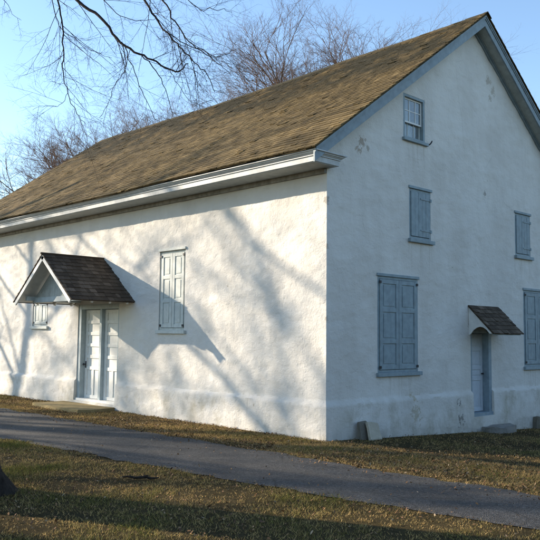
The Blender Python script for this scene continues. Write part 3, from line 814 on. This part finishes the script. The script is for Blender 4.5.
def tree(name, loc, height, rad, seed, cfg, bm_, tm_, label, group=None, wide=1.0):
    rng = random.Random(seed); out = [[] for _ in cfg['seg']]
    grow(rng, out, Vector((0, 0, -.2)), Vector((rng.gauss(0, .03), rng.gauss(0, .03), 1)).normalized(), height*cfg['tr'], rad, 0, cfg)
    root = empty(name, loc); tag(root, label, 'tree', group)
    tb = MB(); cb = MB()
    # root flare
    for lev, L_ in enumerate(out):
        for pts, rads in L_:
            if lev == 0:
                rads = list(rads); tb.tube([pts[0], pts[0]+Vector((0,0,.25)), pts[0]+Vector((0,0,.6))]+pts[1:], [rad*1.55, rad*1.2, rad*1.05]+rads[1:], 12)
            else: (tb if lev == 1 else cb).tube(pts, rads, SIDES[lev], cap=False)
    off = Vector(loc); mz = max(v[2] for v in cb.v); k_ = height/mz; kw = k_*wide
    for mb, nm, mt in ((tb, 'trunk', bm_), (cb, 'crown', tm_)):
        mb.v = [(v[0]*kw+off.x, v[1]*kw+off.y, v[2]*k_+off.z) for v in mb.v]; mb.build(nm, mt, root, smooth=True)
    return root
def copy_tree(src, loc, rz, sc, label):
    r = src.copy(); C.objects.link(r); r.location = loc; r.rotation_euler = (0, 0, rz); r.scale = (sc, sc, sc); r['label'] = label
    for ch in src.children:
        c = ch.copy(); C.objects.link(c); c.parent = r
    return r
MAPLE = dict(seg=[7, 8, 6, 5, 4, 3], taper=[.4, .2, .3, .4, .5, .6], wob=[.05, .07, .10, .12, .13, .14], up=[.03, .05, .05, .05, .04, .03],
             kids=[20, 12, 9, 6, 5], start=[.28, .22, .15, .12, .12], ang=[46, 34, 34, 34, 34], lr=[.80, .44, .48, .52, .55], rr=[.42, .40, .48, .6, .7], rmin=.015, tr=.55)
OAK = dict(seg=[8, 8, 6, 5, 4], taper=[.35, .3, .3, .35, .5], wob=[.07, .14, .17, .2, .2], up=[.02, .05, .03, .02, 0],
           kids=[9, 6, 5, 2], start=[.33, .25, .2, .2], ang=[56, 48, 46, 44], lr=[.62, .52, .52, .5], rr=[.55, .5, .48, .5], rmin=.008, tr=.85)
def at(px, dist):      # a spot on the ground in the direction seen at column px
    dr = Fv + Rv*((px-270)/FPX); dr.z = 0; dr.normalize(); p = CAM+dr*dist; return (p.x, p.y, -.6)
G1 = 'bare trees behind the house'
bgA = tree('bare_tree', at(348, 42), 20.6, .24, 21, MAPLE, bark_far, twig_far, 'tall bare tree whose wide crown rises highest above the ridge', G1, 1.45)
bgB = tree('bare_tree', at(243, 46), 17.6, .22, 34, MAPLE, bark_far, twig_far, 'bare reddish tree above the middle of the ridge', G1, 1.4)
bgC = tree('bare_tree', at(98, 50), 18.0, .22, 57, MAPLE, bark_far, twig_far, 'bare tree with fan shaped crown above the far end of the ridge', G1, 1.6)
for k, (src, px_, d_, rz_, sc_, lb_) in enumerate((
  (bgB, 350, 46, 2.0, 1.24, 'bare tree a little behind the tallest crown, its twigs mixing with it'),
  (bgB, 296, 54, 1.1, 1.24, 'bare tree between the tallest crown and the reddish one'),
  (bgC, 205, 54, 2.6, 1.10, 'low bare tree left of the reddish one behind the ridge'),
  (bgB, 134, 58, 4.1, .88, 'bare tree just right of the fan shaped crown'),
  (bgB, 66, 58, 2.4, .90, 'small bare tree left of the fan shaped crown'),
  (bgC, 380, 50, 4.4, 1.14, 'bare tree standing rightmost of the crowns above the ridge'),
  (bgA, 362, 46, 0.7, 1.02, 'bare tree hard by the tallest crown on its right'),
  (bgC, 268, 49, 3.0, 1.18, 'bare tree just right of the reddish one'),
  (bgA, 222, 58, 5.0, .98, 'faint bare tree behind the left side of the reddish crown'),
  (bgA, 84, 54, 1.6, .90, 'bare tree sharing the fan shaped crown on its left side'),
  (bgB, 112, 53, 3.3, .92, 'bare tree sharing the fan shaped crown on its right side'),
  (bgC, 36, 60, 5.6, .78, 'farthest and smallest bare tree left of the roof'),
  (bgC, -10, 52, 0.9, .74, 'low bare tree at the left edge of the sky'),
  (bgA, 655, 42, 3.3, .80, 'bare tree beyond the right end of the roof'))):
    copy_tree(src, at(px_, d_), rz_, sc_, lb_)
# shade trees west of the house; their shadows fall on the long wall and the drive
G2 = 'bare shade trees west of the house'
LT = Vector((2, 1, 0)).normalized()
def up_light(wx, dist, wy=0): 
    return (wx-LT.x*dist, wy-LT.y*dist, -.05)
S1 = tree('shade_tree', up_light(-11.35, 15), 15, .20, 71, OAK, bark_near, twig_near, 'slender bare tree nearest the long wall, west of the driveway', G2)
S2 = tree('shade_tree', up_light(2.2, 27), 19, .26, 83, OAK, bark_near, twig_near, 'broad bare tree standing well back from the driveway', G2)
copy_tree(S1, up_light(-17.5, 26), 1.3, 1.3, 'slender bare tree behind the nearest one')
copy_tree(S1, (-22.2, -18.2, -.05), 2.4, 1.15, 'slender bare tree between the two standing behind the big dark tree')
OAK2 = dict(OAK, tr=.5, kids=[10, 7, 6, 3], start=[.42, .2, .2, .2], ang=[40, 42, 44, 44], lr=[.95, .50, .50, .5], rr=[.55, .5, .5, .5], rmin=.010)
S3 = tree('shade_tree', up_light(-1.0, 35), 21, .34, 95, OAK2, bark_near, twig_near, 'round crowned bare tree right of the broad bare one', G2)
copy_tree(S3, up_light(1.6, 40), 4.0, 1.08, 'round crowned bare tree southwest of the other round crowned ones')
copy_tree(S3, up_light(-6.2, 43), 2.1, 1.05, 'round crowned bare tree deepest in the western wood')
copy_tree(S1, (-25.3, -19.05, -.05), 4.4, 1.1, 'slender bare tree straight behind the big dark tree')
copy_tree(S1, (-20.0, -17.9, -.05), 5.4, 1.2, 'slender bare tree to the south of the big dark tree')
# the big tree at the left edge of the picture, its limbs arching over
def pix(px, py, dist):
    return CAM + (Fv + Rv*((px-270)/FPX) - Uv*((py-270)/FPX))*dist
TB = Vector((.25-.41*.24, -6.35-.91*.24, 0)); near = empty('big_tree', TB); tag(near, 'big dark tree just past the left edge, bare limbs hanging over the roof', 'tree')
tk = MB(); rng = random.Random(12)
tp = [TB+Vector(q) for q in ((0,0,-.15), (0,0,.05), (.0,0,.22), (-.01,.0,.55), (-.05,-.04,1.2), (-.13,-.14,2.4), (-.18,-.22,3.6), (-.2,-.25,4.8), (-.25,-.2,6.4), (-.3,.0,8.5), (-.2,-.2,11), (-.1,-.3,13.5))]
vs = []; nsd = 28; rad = [.84, .70, .58, .51, .47, .44, .41, .37, .27, .2, .12, .03]
for i, p in enumerate(tp):
    for k in range(nsd):
        an = 2*math.pi*k/nsd; lob = 1+(.16 if i < 3 else .05)*math.cos(5*an+1)*(1-i/14)+.04*noise.noise(Vector((math.cos(an)*2, math.sin(an)*2, p.z*.8)))
        vs.append((p.x+math.cos(an)*rad[i]*lob, p.y+math.sin(an)*rad[i]*lob, p.z))
fs = [(i*nsd+k, i*nsd+(k+1) % nsd, (i+1)*nsd+(k+1) % nsd, (i+1)*nsd+k) for i in range(len(tp)-1) for k in range(nsd)]
tk.add(vs, fs)
tk.build('trunk', bark_near, near, smooth=True)
TW = dict(seg=[7, 5, 4, 3], taper=[.4, .45, .5, .6], wob=[.07, .09, .11, .12], up=[-.01, .02, .03, .02], kids=[6, 4, 2.5], start=[.1, .12, .1],
          ang=[42, 45, 42], lr=[.55, .5, .5], rr=[.6, .6, .7], rmin=.0014)
limbs = [  # (points as column, row, distance), base radius, tip radius, twig size, twigs
 ([(30,-70,9.4), (75,-2,9.2), (100,16,9.1), (117,38,9.0), (135,52,8.9), (152,60,8.8), (170,70,8.75), (180,71,8.7), (188,62,8.7)], .050, .010, .40, 9),
 ([(122,43,9.0), (126,60,9.0), (124,72,9.0), (114,84,8.95), (110,100,8.9), (100,118,8.9)], .014, .004, .32, 7),
 ([(122,42,9.0), (132,66,8.95), (142,92,8.9), (150,108,8.85), (157,121,8.8)], .014, .004, .36, 6),
 ([(142,56,8.9), (156,71,8.85), (165,90,8.8), (174,117,8.75)], .016, .005, .30, 5),
 ([(40,-60,9.8), (58,-2,9.7), (62,26,9.7), (64,55,9.65), (63,72,9.6), (68,93,9.55), (76,112,9.5), (86,124,9.5)], .030, .005, .58, 20),
 ([(45,-30,9.9), (54,10,9.9), (62,30,9.85), (75,38,9.8), (95,52,9.75), (112,58,9.7)], .016, .004, .42, 9),
 ([(68,93,9.55), (60,106,9.5), (46,106,9.5), (33,110,9.5)], .008, .003, .34, 5),
 ([(100,-60,9.2), (143,-2,8.9), (158,22,8.8), (170,36,8.7), (183,50,8.6), (195,62,8.55), (206,74,8.5), (216,93,8.4)], .034, .006, .46, 16),
 ([(120,-50,8.9), (162,-2,8.6), (175,22,8.5), (190,42,8.4), (203,52,8.35), (217,57,8.3), (232,50,8.2)], .026, .005, .48, 16),
 ([(168,33,8.7), (185,44,8.65), (204,51,8.6), (220,66,8.5), (233,75,8.4)], .014, .004, .42, 8),
 ([(170,70,8.75), (178,84,8.7), (190,100,8.7), (206,108,8.65)], .009, .003, .36, 6),
 ([(75,-30,9.3), (104,0,9.2), (120,16,9.1), (140,20,9.0), (156,18,8.9)], .016, .004, .40, 8),
 ([(150,-40,8.8), (185,-4,8.6), (200,10,8.5), (214,8,8.4), (230,12,8.3)], .012, .004, .34, 6),
 ([(-20,-20,10.2), (5,2,10.1), (12,14,10.0), (22,20,10.0)], .010, .003, .22, 4),
]
lb = MB(); tw = MB(); rng = random.Random(44)
for P, r0, r1, tl, nt_ in limbs:
    pts = [pix(*p) for p in P]; r0 *= .44; r1 *= .58; nt_ = int(nt_*.85)
    sm_ = []
    for i in range(len(pts)-1):            # smooth the limb
        p0 = pts[max(i-1, 0)]; p1 = pts[i]; p2 = pts[i+1]; p3 = pts[min(i+2, len(pts)-1)]
        for k in range(4):
            t = k/4; sm_.append(.5*((2*p1)+(p2-p0)*t+(2*p0-5*p1+4*p2-p3)*t*t+(3*p1-p0-3*p2+p3)*t**3))
    sm_.append(pts[-1])
    sm_ = [p+Vector((rng.gauss(0, .008), rng.gauss(0, .008), rng.gauss(0, .008))) for p in sm_]
    if P[0][1] < -25:                      # carry it back to the trunk
        hgt = sm_[0].z-.5; hgt = min(hgt, 8.2); base = None
        for i in range(len(tp)-1):
            if tp[i].z <= hgt <= tp[i+1].z: base = tp[i].lerp(tp[i+1], (hgt-tp[i].z)/(tp[i+1].z-tp[i].z))
        if base is None: base = tp[8]
        k = 6; arc = [base.lerp(sm_[0], j/k)+Vector((0, 0, .35*math.sin(math.pi*j/k))) for j in range(k)]
        rr = [r0*1.9-(r0*.9)*j/k for j in range(k)]; sm2 = arc+sm_
    else: sm2 = sm_; rr = []
    n = len(sm_); rads = rr+[r0+(r1-r0)*(i/(n-1))**.8 for i in range(n)]
    lb.tube(sm2, rads, 8, cap=True)
    for c in range(nt_):
        t = (c+rng.random())/nt_; t = .12+.88*t; i = min(int(t*(n-1)), n-2); d_ = (sm_[i+1]-sm_[i]).normalized(); rloc = r0+(r1-r0)*(i/(n-1))**.8
        dirn = rot_dir(d_, R(rng.gauss(48, 12)), rng.random()*6.28); dirn = (dirn+Vector((0, 0, -.15))).normalized()
        out = [[] for _ in range(4)]
        grow(rng, out, sm_[i], dirn, tl*rng.uniform(.8, 2.0)*(1.1-.3*t), min(.0045, max(.0022, rloc*.5)), 0, TW)
        for lev, L_ in enumerate(out):
            for q_, r_ in L_: tw.tube(q_, r_, 4 if lev < 2 else 3, cap=False)
lb.build('limb', twig_near, near, smooth=True); tw.build('crown', twig_near, near, smooth=True)

# unseen evergreens added as a screen to keep low eastern sky off the gable
wd = MB(); rng = random.Random(77); COLS = [(.030,.045,.018), (.022,.035,.014), (.045,.060,.025)]
for i in range(34):
    x = 27+rng.uniform(-3, 5)+(5 if i % 2 else 0); y = -34+i*2.7+rng.uniform(-1, 1); H = rng.uniform(11, 15); rb = rng.uniform(2.2, 3.1)
    wd.tube([(x, y, -1), (x, y, H*.9)], [.25, .04], 6, (.05, .035, .025))
    nl = 22
    for l in range(nl):
        t = l/nl; z = .4+H*t; rr = rb*(1-t)**.8+.15; kk = int(9+10*(1-t))
        for q in range(kk):
            a = rng.random()*6.28; r2 = rr*rng.uniform(.75, 1.1); wq = rng.uniform(.25, .5)*(1.2-t*.6)
            ca, sa = math.cos(a), math.sin(a); zt = z+rng.uniform(-.2, .3)
            wd.add([(x, y, zt+.35), (x+ca*r2*.6-sa*wq, y+sa*r2*.6+ca*wq, zt), (x+ca*r2, y+sa*r2, zt-.35*rr*.5), (x+ca*r2*.6+sa*wq, y+sa*r2*.6-ca*wq, zt-.05)], [(0,1,2), (0,2,3)], rng.choice(COLS))
wo_ = wd.build('sky_screen_trees', mat_attr('screen_needles', .8, .1)); tag(wo_, 'added screen of dark evergreens behind the viewer, blocking the low eastern sky', 'wood', kind='stuff')
